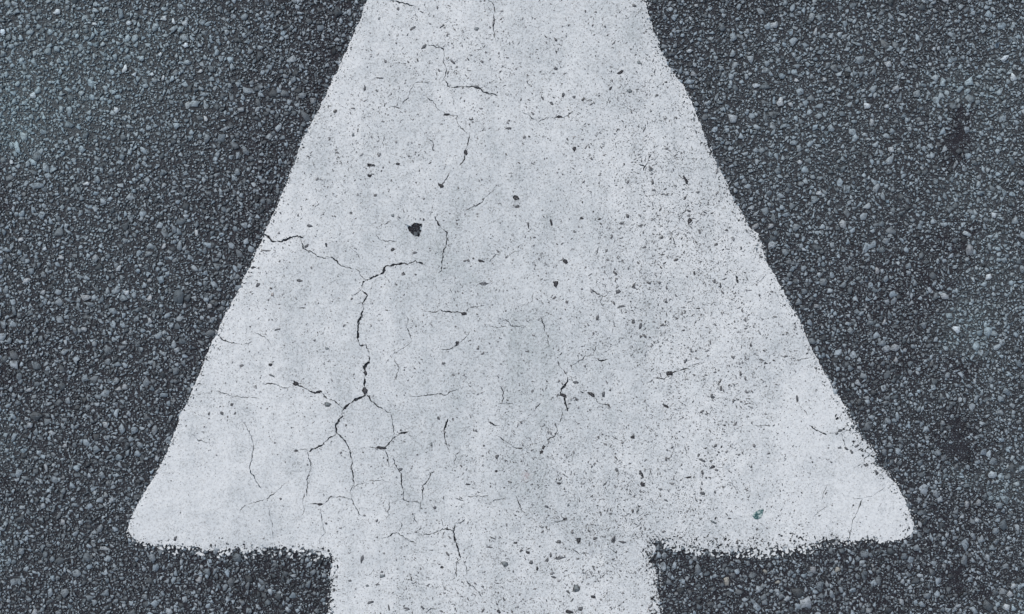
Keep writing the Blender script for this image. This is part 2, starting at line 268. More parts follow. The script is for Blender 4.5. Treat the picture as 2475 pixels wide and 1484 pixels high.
# places where paint has come off in one piece (sheet column, row, x, y, half length, half width, turn, shade)
PIT = [
(1,0,1690,1080,20,15,80,0),(1,0,1265,1435,28,20,10,0),(1,0,215,1198,30,12,5,0),(1,0,205,1275,20,11,20,0),(1,0,2020,530,26,14,-30,0),
(1,0,600,340,22,11,-50,1),(1,0,520,205,36,9,-35,1),(1,0,1610,690,18,12,90,1),(1,0,760,830,24,9,0,0),(1,0,905,1110,20,10,70,0),
(1,0,980,210,20,12,10,2),(1,0,280,567,32,7,5,1),(1,0,1525,750,20,11,40,1),(1,0,1955,640,19,10,-60,0),(1,0,720,1345,24,15,40,0),
(1,0,975,628,28,9,5,1),(1,0,410,1190,20,9,0,0),(1,0,275,135,14,12,0,2),(1,0,2125,45,15,12,0,1),(1,0,1555,500,14,12,0,1),
(1,0,805,450,30,10,40,1),(1,0,2090,660,20,18,0,2),(1,0,2160,455,20,12,0,2),(1,0,2245,1235,16,12,0,2),(1,0,1585,845,22,11,10,0),(1,0,1210,932,26,8,0,1),
(1,0,1690,705,14,11,0,1),(1,0,1460,715,16,9,50,1),(1,0,85,980,11,15,0,2),(1,0,170,645,10,18,0,1),(1,0,735,190,24,6,-30,0),
(1,1,1555,575,29,23,90,0),(1,1,1625,415,23,17,0,0),(1,1,1030,575,33,12,-5,1),(1,1,1860,820,22,12,100,1),(1,1,2355,705,14,13,0,1),
(1,1,375,325,16,11,-25,0),(1,1,530,350,19,9,0,1),(1,1,1742,98,14,10,0,0),(1,1,2035,140,30,8,0,1),(1,1,2035,740,32,9,-15,1),(1,1,2170,885,27,13,90,1),
(1,1,2120,600,18,11,20,1),(1,1,1522,130,28,10,70,0),(1,1,450,500,15,11,0,0),(1,1,842,1005,24,12,-50,0),(1,1,1010,410,26,9,10,0),(1,1,890,790,25,13,5,0),
(1,1,172,1350,33,28,90,0),(1,1,175,1220,20,15,90,0),(1,1,375,80,16,13,50,2),(1,1,2385,1225,30,20,-10,0),(1,1,1810,1375,30,13,25,0),(1,1,1700,1290,24,12,20,1),
(1,1,1615,1385,30,16,15,0),(1,1,740,1155,14,10,0,1),(1,1,1357,150,22,9,80,1),(1,1,2175,150,16,10,-20,1),(1,1,2120,850,14,22,0,1),(1,1,1705,1410,16,12,40,1),
(1,1,1900,1380,14,24,10,1),(1,1,2350,1460,26,10,30,0),(1,1,330,135,30,5,-35,1),(1,1,70,60,16,8,10,1),(1,1,2010,630,24,18,0,1),(1,1,1280,15,16,14,0,1),
(1,2,1465,277,18,11,-60,0),(1,2,1450,312,15,10,-60,0),(1,2,2115,205,19,14,0,0),(1,2,2175,470,28,14,55,0),(1,2,2185,545,20,18,0,0),
(1,2,1580,960,24,15,-20,1),(1,2,1720,950,24,15,-70,0),(1,2,1975,945,32,14,-75,1),(1,2,1590,1078,40,12,-5,1),(1,2,1185,1125,34,17,15,2),
(1,2,1703,1300,30,26,10,2),(1,2,1830,1360,19,15,0,0),(1,2,1735,1445,26,16,-15,1),(1,2,150,1090,30,11,-75,1),(1,2,210,1400,28,10,-15,1),
(1,2,730,1145,15,12,0,0),(1,2,295,1210,22,16,-20,2),(1,2,185,1280,17,9,0,2),(1,2,475,1448,26,9,10,1),(1,2,1140,1465,20,11,50,0),(1,2,1125,450,11,11,0,0),
(1,2,1355,1040,18,11,40,0),(1,2,1375,1110,16,13,0,1),(1,2,915,545,22,8,-5,0),(1,2,430,440,20,12,-30,1),(1,2,705,65,16,8,70,1),(1,2,1130,340,14,11,0,1),
(1,2,1645,695,20,9,95,2),(1,2,1490,705,18,10,40,1),(1,2,1580,540,13,10,0,0),(1,2,1995,440,20,12,50,1),(1,2,2355,660,24,8,30,1),(1,2,290,280,34,11,5,0),
(1,2,2045,965,30,9,10,1),(1,2,1675,1385,20,8,-50,1),(1,2,1645,1325,18,9,40,1),(1,2,345,1440,8,28,0,1),(1,2,590,1440,20,10,40,1),(1,2,1265,970,14,9,0,0),
(1,2,1540,1220,20,9,10,1),(1,2,675,715,14,12,0,1),(1,2,655,255,10,14,0,2),(1,2,1910,545,22,6,-50,1),(1,2,1650,1470,40,15,20,0),(1,2,1490,1095,18,13,-50,1),
(1,2,1840,935,24,14,0,1),(1,2,2150,735,20,10,-50,2),(1,2,1625,795,16,11,-30,0),(1,2,1100,935,28,7,25,1),(1,2,1070,1000,26,6,10,1),
(0,1,2145,1300,20,16,0,0),(0,1,2310,1358,22,11,0,0),(0,1,2170,553,26,12,0,1),(0,1,1925,335,30,7,3,1),(0,1,1835,457,18,8,0,0),(0,1,1870,583,20,11,-50,1),
(0,1,1975,650,16,9,-60,1),(0,1,1960,1163,14,13,0,0),(0,1,1755,1170,20,10,-20,1),(0,1,2280,985,12,9,0,1),(0,1,1970,1240,24,9,20,2),(0,1,2370,1045,14,9,20,2),
(0,1,2225,300,20,10,-40,1),(0,1,2365,290,18,10,80,0),(0,1,2015,905,24,8,-10,1),(0,1,2190,750,22,4,0,0),(0,1,2375,1450,24,16,0,2),(0,1,2245,155,22,10,20,1),
(0,2,1610,30,17,11,30,1),(0,2,1515,35,10,15,20,1),(0,2,1705,30,13,10,-30,1),(0,2,2150,302,20,8,5,0),(0,2,2035,650,10,10,0,1),(0,2,1270,940,12,22,20,1),(0,2,2315,690,24,9,0,0),
(2,1,50,120,24,17,-60,0),(2,1,425,315,17,9,80,1),(2,1,455,1110,18,7,75,1),(2,1,495,1020,15,10,20,1),(2,1,215,1395,24,12,30,1),(2,1,830,1410,34,11,80,1),
(2,1,75,1430,14,5,-50,1),(2,1,600,1150,14,11,0,1),(2,1,85,495,22,8,80,1),(2,1,275,595,12,10,0,1),(2,1,305,540,18,7,-20,1),(2,0,25,1310,36,10,60,0),(2,1,20,1135,20,13,-60,1),
(2,2,140,370,24,10,25,1),(2,2,215,420,20,11,-20,0),(2,2,145,460,18,10,90,1),(2,2,45,495,26,9,-10,0),(2,2,500,420,12,9,90,1),(2,2,540,870,9,9,0,1),(2,2,1240,697,8,7,0,0),
(2,2,1140,155,22,14,-20,1),(2,2,1115,178,14,9,0,1),(2,2,1225,310,20,11,50,1),(2,2,1190,285,16,9,30,1),(2,2,1410,460,22,13,60,1),(2,2,1330,405,20,12,10,1),(2,2,145,610,24,11,20,1),
(2,2,235,600,16,8,80,1),(2,2,115,335,10,14,0,1),(2,2,225,820,28,9,20,2),(2,2,1600,885,10,9,0,1),(2,2,1645,860,12,7,50,1),(2,2,1140,280,18,10,-10,1),(2,2,1260,270,13,11,0,1),
]
def blob(cx, cy, a, b_, rot, n=9, jag=0.25):
    ang = np.sort((np.arange(n)+rng.uniform(-.32,.32,n))*2*math.pi/n)
    rr = rng.uniform(1-jag, 1+jag*0.6, n)
    x = a*rr*np.cos(ang); y = b_*rr*np.sin(ang); cr_, sr_ = math.cos(rot), math.sin(rot)
    return np.stack([cx+x*cr_-y*sr_, cy+x*sr_+y*cr_], 1)

faces_in = []; verts_in = []
def add_face(pts):
    q_ = np.array([tuple(p) for p in pts], float); x_, y_ = q_[:,0], q_[:,1]
    if (x_*np.roll(y_,-1)-np.roll(x_,-1)*y_).sum() < 0: pts = list(pts)[::-1]
    i = len(verts_in); verts_in.extend(Vector((float(x), float(y))) for x, y in pts)
    faces_in.append(list(range(i, i+len(pts))))
add_face(outline)
for cdef in CR: add_face(crack_poly(*cdef))
# the one big heart-shaped loss
hp = np.array([T(1,1,*p) for p in [(468,142),(500,158),(522,136),(548,132),(586,138),(580,190),(562,238),(522,225),(490,190)]])
big = []
for i in range(len(hp)):
    a_, b_ = hp[i], hp[(i+1) % len(hp)]
    for k in range(5): big.append(tuple(a_+(b_-a_)*k/5+rng.normal(0,0.75,2)))
add_face(big)
pit_shapes = []
for (c, r, x, y, a, b_, rot, sh) in PIT:
    cx, cy = T(c, r, x, y)
    if sh == 0: f = 1.10
    else: f = 1.04
    q = blob(0, 0, a*K, b_*K, R(rot), int(rng.integers(7, 12)), 0.42)
    pit_shapes.append((cx, cy, q, sh))
    add_face(q*f+(cx, cy))
# ragged rims: small losses crowded along the lower edges, thinner along the slopes
def rim(line, count, depth, smin, smax, pw=1.6, off=-4):
    line = np.array(line, float); seg = np.hypot(*np.diff(line, axis=0).T); cum = np.concatenate([[0], np.cumsum(seg)])
    for _ in range(count):
        s = rng.uniform(0, cum[-1]); p = np.array([np.interp(s,cum,line[:,0]), np.interp(s,cum,line[:,1])])
        s2 = min(s+1, cum[-1]); p2 = np.array([np.interp(s2,cum,line[:,0]), np.interp(s2,cum,line[:,1])]); dv = p2-p
        if np.hypot(*dv) < 1e-6: continue
        nrm = np.array([-dv[1], dv[0]])/np.hypot(*dv)
        if not inside((p+nrm*12)[None])[0]: nrm = -nrm
        q = p + nrm*(off+depth*rng.random()**pw)
        s0 = rng.uniform(smin, smax)
        add_face(blob(q[0], q[1], s0*rng.uniform(.8,1.7), s0*rng.uniform(.5,1), rng.uniform(0,6.3), 7, 0.4))
rim(lowl[1:], 130, 16, 1.0, 3.6)
rim([(1570,1310),(1649,1318),(1759,1330),(1849,1325),(1963,1314)], 300, 38, 1.0, 3.4, 1.9, -8)
rim(lowr[7:-1], 60, 18, 1.2, 3.5)
rim([(1592,1484),(1590,1400),(1572,1355),(1574,1310)], 110, 24, 1.2, 4)
rim([(804,1345),(802,1400),(794,1484)], 90, 18, 1.2, 3.6)
rim(left, 480, 14, 0.7, 2.4, 1.6, -3)
rim(right, 620, 22, 0.7, 2.6, 1.6, -3)
rim(right[8:16], 60, 34, 1.5, 4.2)
rim([(1833,567),(1843,598),(1849,625)], 26, 16, 1.2, 3)
# isolated dabs of paint left outside the lower edges
islands = []
def dabs(line, count, off, smin, smax):
    line = np.array(line, float)
    for _ in range(count):
        k = rng.integers(0, len(line)-1); f = rng.random(); p = line[k]*(1-f)+line[k+1]*f
        q = p + (rng.normal(0, 5), off*rng.random()**1.5)
        s0 = rng.uniform(smin, smax)
        islands.append(blob(q[0], q[1], s0*rng.uniform(.8,2), s0*rng.uniform(.5,1), rng.uniform(0,6.3), 8, 0.45))
dabs([(338,1312),(500,1328),(700,1328),(800,1340)], 110, 20, 1.0, 4.2)
dabs([(1596,1306),(1700,1328),(1850,1330),(1963,1316)], 170, 20, 1.0, 4.5)
dabs([(1963,1316),(2190,1303)], 30, 8, 0.8, 2.4)
def dabs2(line, count, side):
    line = np.array(line, float)
    for _ in range(count):
        k = rng.integers(0, len(line)-1); f = rng.random(); p = line[k]*(1-f)+line[k+1]*f
        s0 = rng.uniform(0.7, 1.9)
        islands.append(blob(p[0]+side*(1+7*rng.random()**2), p[1], s0*rng.uniform(.8,2), s0*rng.uniform(.5,1), rng.uniform(0,6.3), 7, 0.45))
dabs2(left, 150, -1); dabs2(right, 190, 1); dabs2([(804,1345),(794,1484)], 25, -1); dabs2([(1592,1350),(1597,1484)], 30, 1)
n_isl0 = len(faces_in)
for q in islands: add_face(q)
n_isl1 = len(faces_in)
# interior survey points
gx, gy = np.meshgrid(np.arange(300, 2230, 17.0), np.arange(-60, 1560, 17.0))
G = np.stack([gx.ravel(), gy.ravel()], 1) + rng.uniform(-6, 6, (gx.size, 2))
G = G[inside(G) & (edist(G) > 12)]
verts_in.extend(Vector((float(x), float(y))) for x, y in G)

edges_in = [(f[i], f[(i+1) % len(f)]) for f in faces_in for i in range(len(f))]
ov, oe, of, _, _, _ = delaunay_2d_cdt(verts_in, edges_in, [], 0, 0.005, False)
VO = np.array([(v.x, v.y) for v in ov]); TR = np.array([tuple(f) for f in of if len(f) == 3]); CE = VO[TR].mean(1)
def in_poly(poly, P):
    q = np.array(poly, float); q2 = np.roll(q, -1, 0); x, y = P[:,0], P[:,1]; r = np.zeros(len(P), bool)
    order_ = np.argsort(y); ys = y[order_]
    for (x1,y1),(x2,y2) in zip(q, q2):
        if y1 == y2: continue
        lo, hi = (y1, y2) if y1 < y2 else (y2, y1)
        i0, i1 = np.searchsorted(ys, lo), np.searchsorted(ys, hi)
        if i0 >= i1: continue
        k = order_[i0:i1]
        k = k[x[k] < (x2-x1)*(y[k]-y1)/(y2-y1)+x1]
        r[k] ^= True
    return r
solid = in_poly(outline, CE)
xo = np.argsort(CE[:,0]); xs_ = CE[xo,0]
for fi in range(1, len(faces_in)):
    pl = np.array([tuple(verts_in[i]) for i in faces_in[fi]])
    k = xo[np.searchsorted(xs_, pl[:,0].min()):np.searchsorted(xs_, pl[:,0].max())]
    cy_ = CE[k,1]; k = k[(cy_ >= pl[:,1].min()) & (cy_ <= pl[:,1].max())]
    if len(k) == 0: continue
    hit = in_poly(pl, CE[k])
    if n_isl0 <= fi < n_isl1: solid[k[hit]] = True
    else: solid[k[hit]] = False
keep = [tuple(int(i) for i in t_) for t_ in TR[solid]]
V2 = np.array([(v.x, v.y) for v in ov])
used = np.unique(np.array([i for f in keep for i in f])); remap = -np.ones(len(V2), int); remap[used] = np.arange(len(used))
V2 = V2[used]; F = [tuple(remap[i] for i in f) for f in keep]
# consistent winding so normals face up (y axis flips in world)
def area(f):
    a_, b_, c_ = V2[f[0]], V2[f[1]], V2[f[2]]
    return (b_[0]-a_[0])*(c_[1]-a_[1])-(b_[1]-a_[1])*(c_[0]-a_[0])
F = [f if area(f) < 0 else f[::-1] for f in F]

def field(P, blobs, base=0.0):
    r = np.full(len(P), base)
    px, py = P[:,0], P[:,1]
    wxx = 13*np.sin(py/11+1.7*np.sin(px/19))+9*np.sin(py/4.7+px/9)+16*np.sin(px/37+py/53)
    wyy = 13*np.sin(px/13+1.9*np.sin(py/17))+9*np.sin(px/5.1-py/8)+16*np.sin(px/61-py/41)
    P = np.stack([px+wxx, py+wyy], 1)
    for (x, y, rx, ry, v) in blobs:
        r += v*np.exp(-(((P[:,0]-x)/rx)**2+((P[:,1]-y)/ry)**2))
    return r
GRIME = [(1130,820,330,420,0.28),(1400,500,260,300,0.14),(1300,1150,260,260,0.22),(900,1050,150,200,0.14),(1350,60,250,130,0.16),(1000,420,160,160,0.12),
         (400,1230,120,120,-0.16),(600,1240,200,60,-0.10),(2050,1200,160,90,-0.15),(1850,1100,160,120,-0.08),(560,860,90,120,-0.10),(980,90,60,120,-0.12),(1700,640,120,200,0.05),(1400,1420,200,80,-0.02)]
TOPZ = 0.0024; LOWZ = 0.0002
n = len(V2)
zt = TOPZ + 0.00022*np.sin(V2[:,0]*0.021+1.3)*np.sin(V2[:,1]*0.017) + rng.normal(0, 0.00003, n)
ed = edist(V2)
zt -= 0.0006*np.exp(-ed/4.0)
top = np.stack([wx(V2[:,0]), wy(V2[:,1]), zt], 1)
cnt = {}
for f in F:
    for i in range(len(f)):
        e = (f[i], f[(i+1) % len(f)]); cnt[e] = cnt.get(e, 0)+1
bound = [e for e in cnt if (e[1], e[0]) not in cnt]
bv = sorted({i for e in bound for i in e}); bmap = {v: n+k for k, v in enumerate(bv)}
low = top[bv].copy(); low[:,2] = LOWZ
VV = np.concatenate([top, low])
FF = list(F) + [(b_, a_, bmap[a_], bmap[b_]) for a_, b_ in bound]
# pieces of film that hang together, and crumbs that have come loose from it
par = list(range(n))
def find(i):
    while par[i] != i: par[i] = par[par[i]]; i = par[i]
    return i
for f in F:
    r0 = find(f[0])
    for i in f[1:]: par[find(i)] = r0
root_of = np.array([find(i) for i in range(n)]); main = np.bincount(root_of).argmax()
gr = np.clip(field(V2, GRIME, 0.12), 0, 1); grl = np.concatenate([gr, gr[bv]+0.25])
allroot = np.concatenate([root_of, root_of[bv]])
arrow = bpy.data.objects.new('painted_arrow', None); COL.objects.link(arrow)
arrow.empty_display_size = 0.1
arrow['label'] = 'large cracked white arrow head and shaft painted on the asphalt'
arrow['category'] = 'road marking'
def film_part(name, sel):
    ids = np.where(sel)[0]; mp = {int(i): k for k, i in enumerate(ids)}
    ff = [tuple(mp[i] for i in f) for f in FF if sel[f[0]]]
    nt_ = sum(1 for f in F if sel[f[0]])
    me = bpy.data.meshes.new(name); me.from_pydata(VV[ids].tolist(), [], ff)
    me.attributes.new('grime', 'FLOAT', 'POINT').data.foreach_set('value', grl[ids].astype(np.float32))
    me.materials.append(m_paint)
    me.polygons.foreach_set('use_smooth', [i < nt_ for i in range(len(ff))])
    me.update()
    ek = np.zeros(len(me.edges)*2, int); me.edges.foreach_get('vertices', ek); ek = ek.reshape(-1,2)
    bs = {(min(mp[a_],mp[b_]), max(mp[a_],mp[b_])) for a_, b_ in bound if sel[a_]}
    me.attributes.new('sharp_edge', 'BOOLEAN', 'EDGE').data.foreach_set('value', [(min(a_,b_), max(a_,b_)) in bs for a_, b_ in ek.tolist()])
    o = bpy.data.objects.new(name, me); COL.objects.link(o); o.parent = arrow
    return o
film_part('paint_film', allroot == main)
film_part('paint_crumbs', allroot != main)['kind'] = 'stuff'

# ------------------------------------------------------------------ stone meshes
def stone_batch(cx, cy, a, b_, rot, h, tone, nv, z0=None, slope=0.8, side=0.16, taper=1.12, inset=0.9, tilt=0.12, dusty=None):
    """returns verts, polygon sizes, loop indices, face tones for many stones with nv sides"""
    m = len(cx)
    ang = (np.arange(nv)[None]+rng.uniform(-.46,.46,(m,nv)))*2*math.pi/nv + rng.uniform(0,6.28,m)[:,None]
    rr = rng.uniform(0.60, 1.24, (m, nv))
    x = a[:,None]*rr*np.cos(ang); y = b_[:,None]*rr*np.sin(ang)
    c_, s_ = np.cos(rot)[:,None], np.sin(rot)[:,None]
    X = x*c_-y*s_; Y = x*s_+y*c_
    tx, ty = rng.normal(0, tilt, m)[:,None], rng.normal(0, tilt, m)[:,None]
    Zt = h[:,None] + X*tx + Y*ty
    Zb = np.zeros_like(Zt) + (z0 if z0 is not None else -0.0004)
    vt = np.stack([cx[:,None]+X*inset, cy[:,None]+Y*inset, Zt], 2)
    vb = np.stack([cx[:,None]+X*taper, cy[:,None]+Y*taper, Zb], 2)
    V = np.concatenate([vt, vb], 1).reshape(-1, 3)
    base = (np.arange(m)*2*nv)[:,None]
    k = np.arange(nv); k2 = (k+1) % nv
    topf = base + k[None]
    q = np.stack([k, k+nv, k2+nv, k2], 1).ravel()
    sidef = base + q[None]
    loops = np.concatenate([topf, sidef], 1).ravel()
    sizes = np.tile(np.concatenate([[nv], np.full(nv, 4)]), m)
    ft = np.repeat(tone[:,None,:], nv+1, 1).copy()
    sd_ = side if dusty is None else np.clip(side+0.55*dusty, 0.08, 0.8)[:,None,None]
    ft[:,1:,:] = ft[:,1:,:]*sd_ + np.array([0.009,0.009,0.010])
    return V, sizes, loops, ft.reshape(-1, 3)
def chip_batch(Q, h, tone, nv, dusty):
    """flat worn chips whose outline stops where the neighbouring chip begins"""
    m = len(Q); nb = Q_nb[Q[:,5].astype(int)]            # m x k neighbour indices (-1 none)
    ang = (np.arange(nv)[None]+rng.uniform(-.49,.49,(m,nv)))*2*math.pi/nv + rng.uniform(0,6.28,m)[:,None]
    th = ang-Q[:,4,None]; a = Q[:,2,None]; b_ = Q[:,3,None]
    ell = a*b_/np.sqrt((b_*np.cos(th))**2+(a*np.sin(th))**2)
    rad = ell*rng.uniform(0.62, 1.85, (m,nv))
    ri = np.sqrt(Q[:,2]*Q[:,3])
    for k in range(nb.shape[1]):
        J = nb[:,k]; ok = J >= 0; dx = ALL[J,0]-Q[:,0]; dy = ALL[J,1]-Q[:,1]; dd = np.hypot(dx,dy)+1e-6
        # reach towards the neighbour in proportion to both extents along the joining line
        phi = np.arctan2(dy, dx)
        ei = Q[:,2]*Q[:,3]/np.sqrt((Q[:,3]*np.cos(phi-Q[:,4]))**2+(Q[:,2]*np.sin(phi-Q[:,4]))**2)
        ej = ALL[J,2]*ALL[J,3]/np.sqrt((ALL[J,3]*np.cos(phi-ALL[J,4]))**2+(ALL[J,2]*np.sin(phi-ALL[J,4]))**2)
        lim = dd*ei/(ei+ej)
        cs = np.cos(ang-phi[:,None])
        rr = np.where((cs > 0.05) & ok[:,None], lim[:,None]/np.maximum(cs, .05), 1e9)
        rad = np.minimum(rad, np.maximum(rr, 0.3*ri[:,None]))
    rad = rad*rng.uniform(0.70, 1.42, (m,nv))*U
    X = rad*np.cos(ang); Y = -rad*np.sin(ang)
    X = X[:,::-1]; Y = Y[:,::-1]
    tx, ty = rng.normal(0, 0.13, m)[:,None], rng.normal(0, 0.13, m)[:,None]
    cx, cy = wx(Q[:,0])[:,None], wy(Q[:,1])[:,None]
    vt = np.stack([cx+X*0.96, cy+Y*0.96, h[:,None]+X*tx+Y*ty], 2); vb = np.stack([cx+X*1.05, cy+Y*1.05, X*0-0.0003], 2)
    # broken top: facets meeting at an off-centre high or low point
    ox = (X*rng.dirichlet(np.ones(nv)*1.5, m)).sum(1); oy = (Y*rng.dirichlet(np.ones(nv)*1.5, m)).sum(1)
    mr = np.hypot(X, Y).mean(1)
    vc = np.stack([cx[:,0]+ox, cy[:,0]+oy, h+mr*rng.uniform(-0.05, 0.30, m)], 1)[:,None,:]
    V = np.concatenate([vt, vb, vc], 1).reshape(-1,3)
    base = (np.arange(m)*(2*nv+1))[:,None]; k = np.arange(nv); k2 = (k+1) % nv
    loops = np.concatenate([base+np.stack([k, k2, k*0+2*nv],1).ravel()[None], base+np.stack([k, k+nv, k2+nv, k2],1).ravel()[None]],1).ravel()
    sizes = np.tile(np.concatenate([np.full(nv,3), np.full(nv,4)]), m)
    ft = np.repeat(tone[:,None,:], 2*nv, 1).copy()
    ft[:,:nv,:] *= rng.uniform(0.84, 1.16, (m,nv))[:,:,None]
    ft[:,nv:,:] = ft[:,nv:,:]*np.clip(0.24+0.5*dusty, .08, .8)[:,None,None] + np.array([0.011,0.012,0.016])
    return V, sizes, loops, ft.reshape(-1,3)
def build(name, batches, parent):
    V = []; S = []; Lp = []; Tn = []; off = 0
    for v, s, l, tn in batches:
        V.append(v); S.append(s); Lp.append(l+off); Tn.append(tn); off += len(v)
    V = np.concatenate(V); S = np.concatenate(S); Lp = np.concatenate(Lp); Tn = np.concatenate(Tn)
    me = bpy.data.meshes.new(name)
    me.vertices.add(len(V)); me.vertices.foreach_set('co', V.astype(np.float32).ravel())
    me.loops.add(len(Lp)); me.loops.foreach_set('vertex_index', Lp.astype(np.int32))
    me.polygons.add(len(S)); st = np.concatenate([[0], np.cumsum(S)[:-1]])
    me.polygons.foreach_set('loop_start', st.astype(np.int32)); 
    me.update(calc_edges=True)
    a_ = me.attributes.new('tone', 'FLOAT_COLOR', 'FACE')
    a_.data.foreach_set('color', np.concatenate([Tn, np.ones((len(Tn),1))],1).astype(np.float32).ravel())
    me.materials.append(m_stone)
    me.validate()
    o = bpy.data.objects.new(name, me); COL.objects.link(o); o.parent = parent
    return o
def build_single(name, v, s, l, tn, parent):
    c0 = v.mean(0); c0[2] = 0
    o = build(name, [(v-c0, s, l, tn)], parent); o.location = c0
    return o

# ------------------------------------------------------------------ the road
rm = bpy.data.meshes.new('asphalt_road')
road = bpy.data.objects.new('asphalt_road', rm); COL.objects.link(road); road['kind'] = 'structure'
road['label'] = 'dark grey coarse asphalt road surface around the white arrow'

# dust film and fresh-binder stains that tint the chippings (x, y, rx, ry, strength)
DUST = [(140,180,400,220,0.66),(60,290,170,100,0.32),(300,60,300,90,0.20),(20,330,60,60,0.35),(0,700,60,500,0.18),(170,560,160,140,0.10),(350,700,200,150,0.06),
        (2330,470,70,130,0.30),(2310,235,60,50,0.55),(2420,200,80,120,0.30),(2340,790,55,60,0.55),(2390,640,80,90,0.22),(2420,1170,110,45,0.45),
        (2300,1130,60,30,0.35),(1760,150,200,100,0.08),(1850,330,200,140,0.12),(2050,420,200,140,0.08),(2440,1460,50,40,0.4),(20,1060,30,60,0.4),(10,1330,30,60,0.4),
        (2150,60,300,70,0.10),(2430,600,70,700,0.20),(1230,700,3000,2000,0.08),(2050,250,330,330,0.14),(330,620,260,200,0.10),(200,1250,220,200,0.06),(2300,900,200,120,0.1),
        (1001,556,34,34,-0.75),(690,1430,130,70,-0.40),(560,1400,160,80,-0.18),(2312,335,30,60,-2.0),(2306,580,34,26,-1.4),(2312,880,22,30,-0.5),(2318,1065,34,42,-2.0),(2318,1230,24,40,-0.5),
        (2322,1400,26,40,-1.6),(2140,905,40,16,-0.7),(2395,1225,36,14,-0.9),(2230,700,18,14,-0.7),(2160,740,110,70,-0.16),(1780,1430,200,70,-0.14),(2180,880,100,40,-0.25),(8,900,22,90,-0.7),(8,1190,25,40,-0.6),(10,500,18,30,-0.6),(10,400,18,30,-0.6),
        (640,500,60,300,-0.20),(480,850,60,250,-0.10),(780,180,50,160,-0.2),(2380,1160,30,12,-0.4),(1680,1380,80,40,-0.15),(2150,1380,150,80,-0.15),(2250,1350,120,120,-0.1)]
far = np.array([60., 30, 12, 5, 3.2, 2.2, 1.4])
gxs = np.concatenate([wx(0)-far, wx(np.arange(-300, 2800, 26.0)), (wx(2474)+far[::-1])])
gys = np.concatenate([wy(1484)-far, wy(np.arange(1750, -270, -26.0)), (wy(0)+far[::-1])])
gxs.sort(); gys.sort()
nx, ny = len(gxs), len(gys)
GX, GY = np.meshgrid(gxs, gys)
rv = np.stack([GX.ravel(), GY.ravel(), np.zeros(nx*ny)], 1)
ii = (np.arange(ny-1)[:,None]*nx+np.arange(nx-1)[None]).ravel()
rm.from_pydata(rv.tolist(), [], np.stack([ii, ii+1, ii+nx+1, ii+nx],1).tolist()); rm.materials.append(m_road)
RP = np.stack([GX.ravel()/U+1237, 742-GY.ravel()/U], 1)
rm.attributes.new('dust', 'FLOAT', 'POINT').data.foreach_set('value', np.where(np.maximum(np.abs(GX.ravel()), np.abs(GY.ravel())) > 3.5, 0.55, np.clip(field(RP, DUST, 0.0), -0.6, 1.2)).astype(np.float32))
def tones(P, m, lo=0.5, spread=0.36):
    f = field(P, DUST, 0.0)
    rim_ = np.exp(-edist(P)/28.0)
    f = f - 0.30*rim_
    v = lo*np.exp(rng.normal(0, spread, m))
    bright = np.exp(np.clip(f, -1.9, 1)*0.9)
    base = np.array([0.192, 0.236, 0.270])
    c_ = v[:,None]*bright[:,None]*base[None]
    teal = np.clip(f, 0, 1)[:,None]
    c_ = c_*(1+teal*np.array([[-0.06, 0.05, 0.03]]))
    hue = rng.normal(0, 1, m)[:,None]
    c_ = c_*(1+hue*np.array([[0.022, 0.0, -0.014]]))
    return c_*np.minimum(1, 0.5/c_.max(1))[:,None]

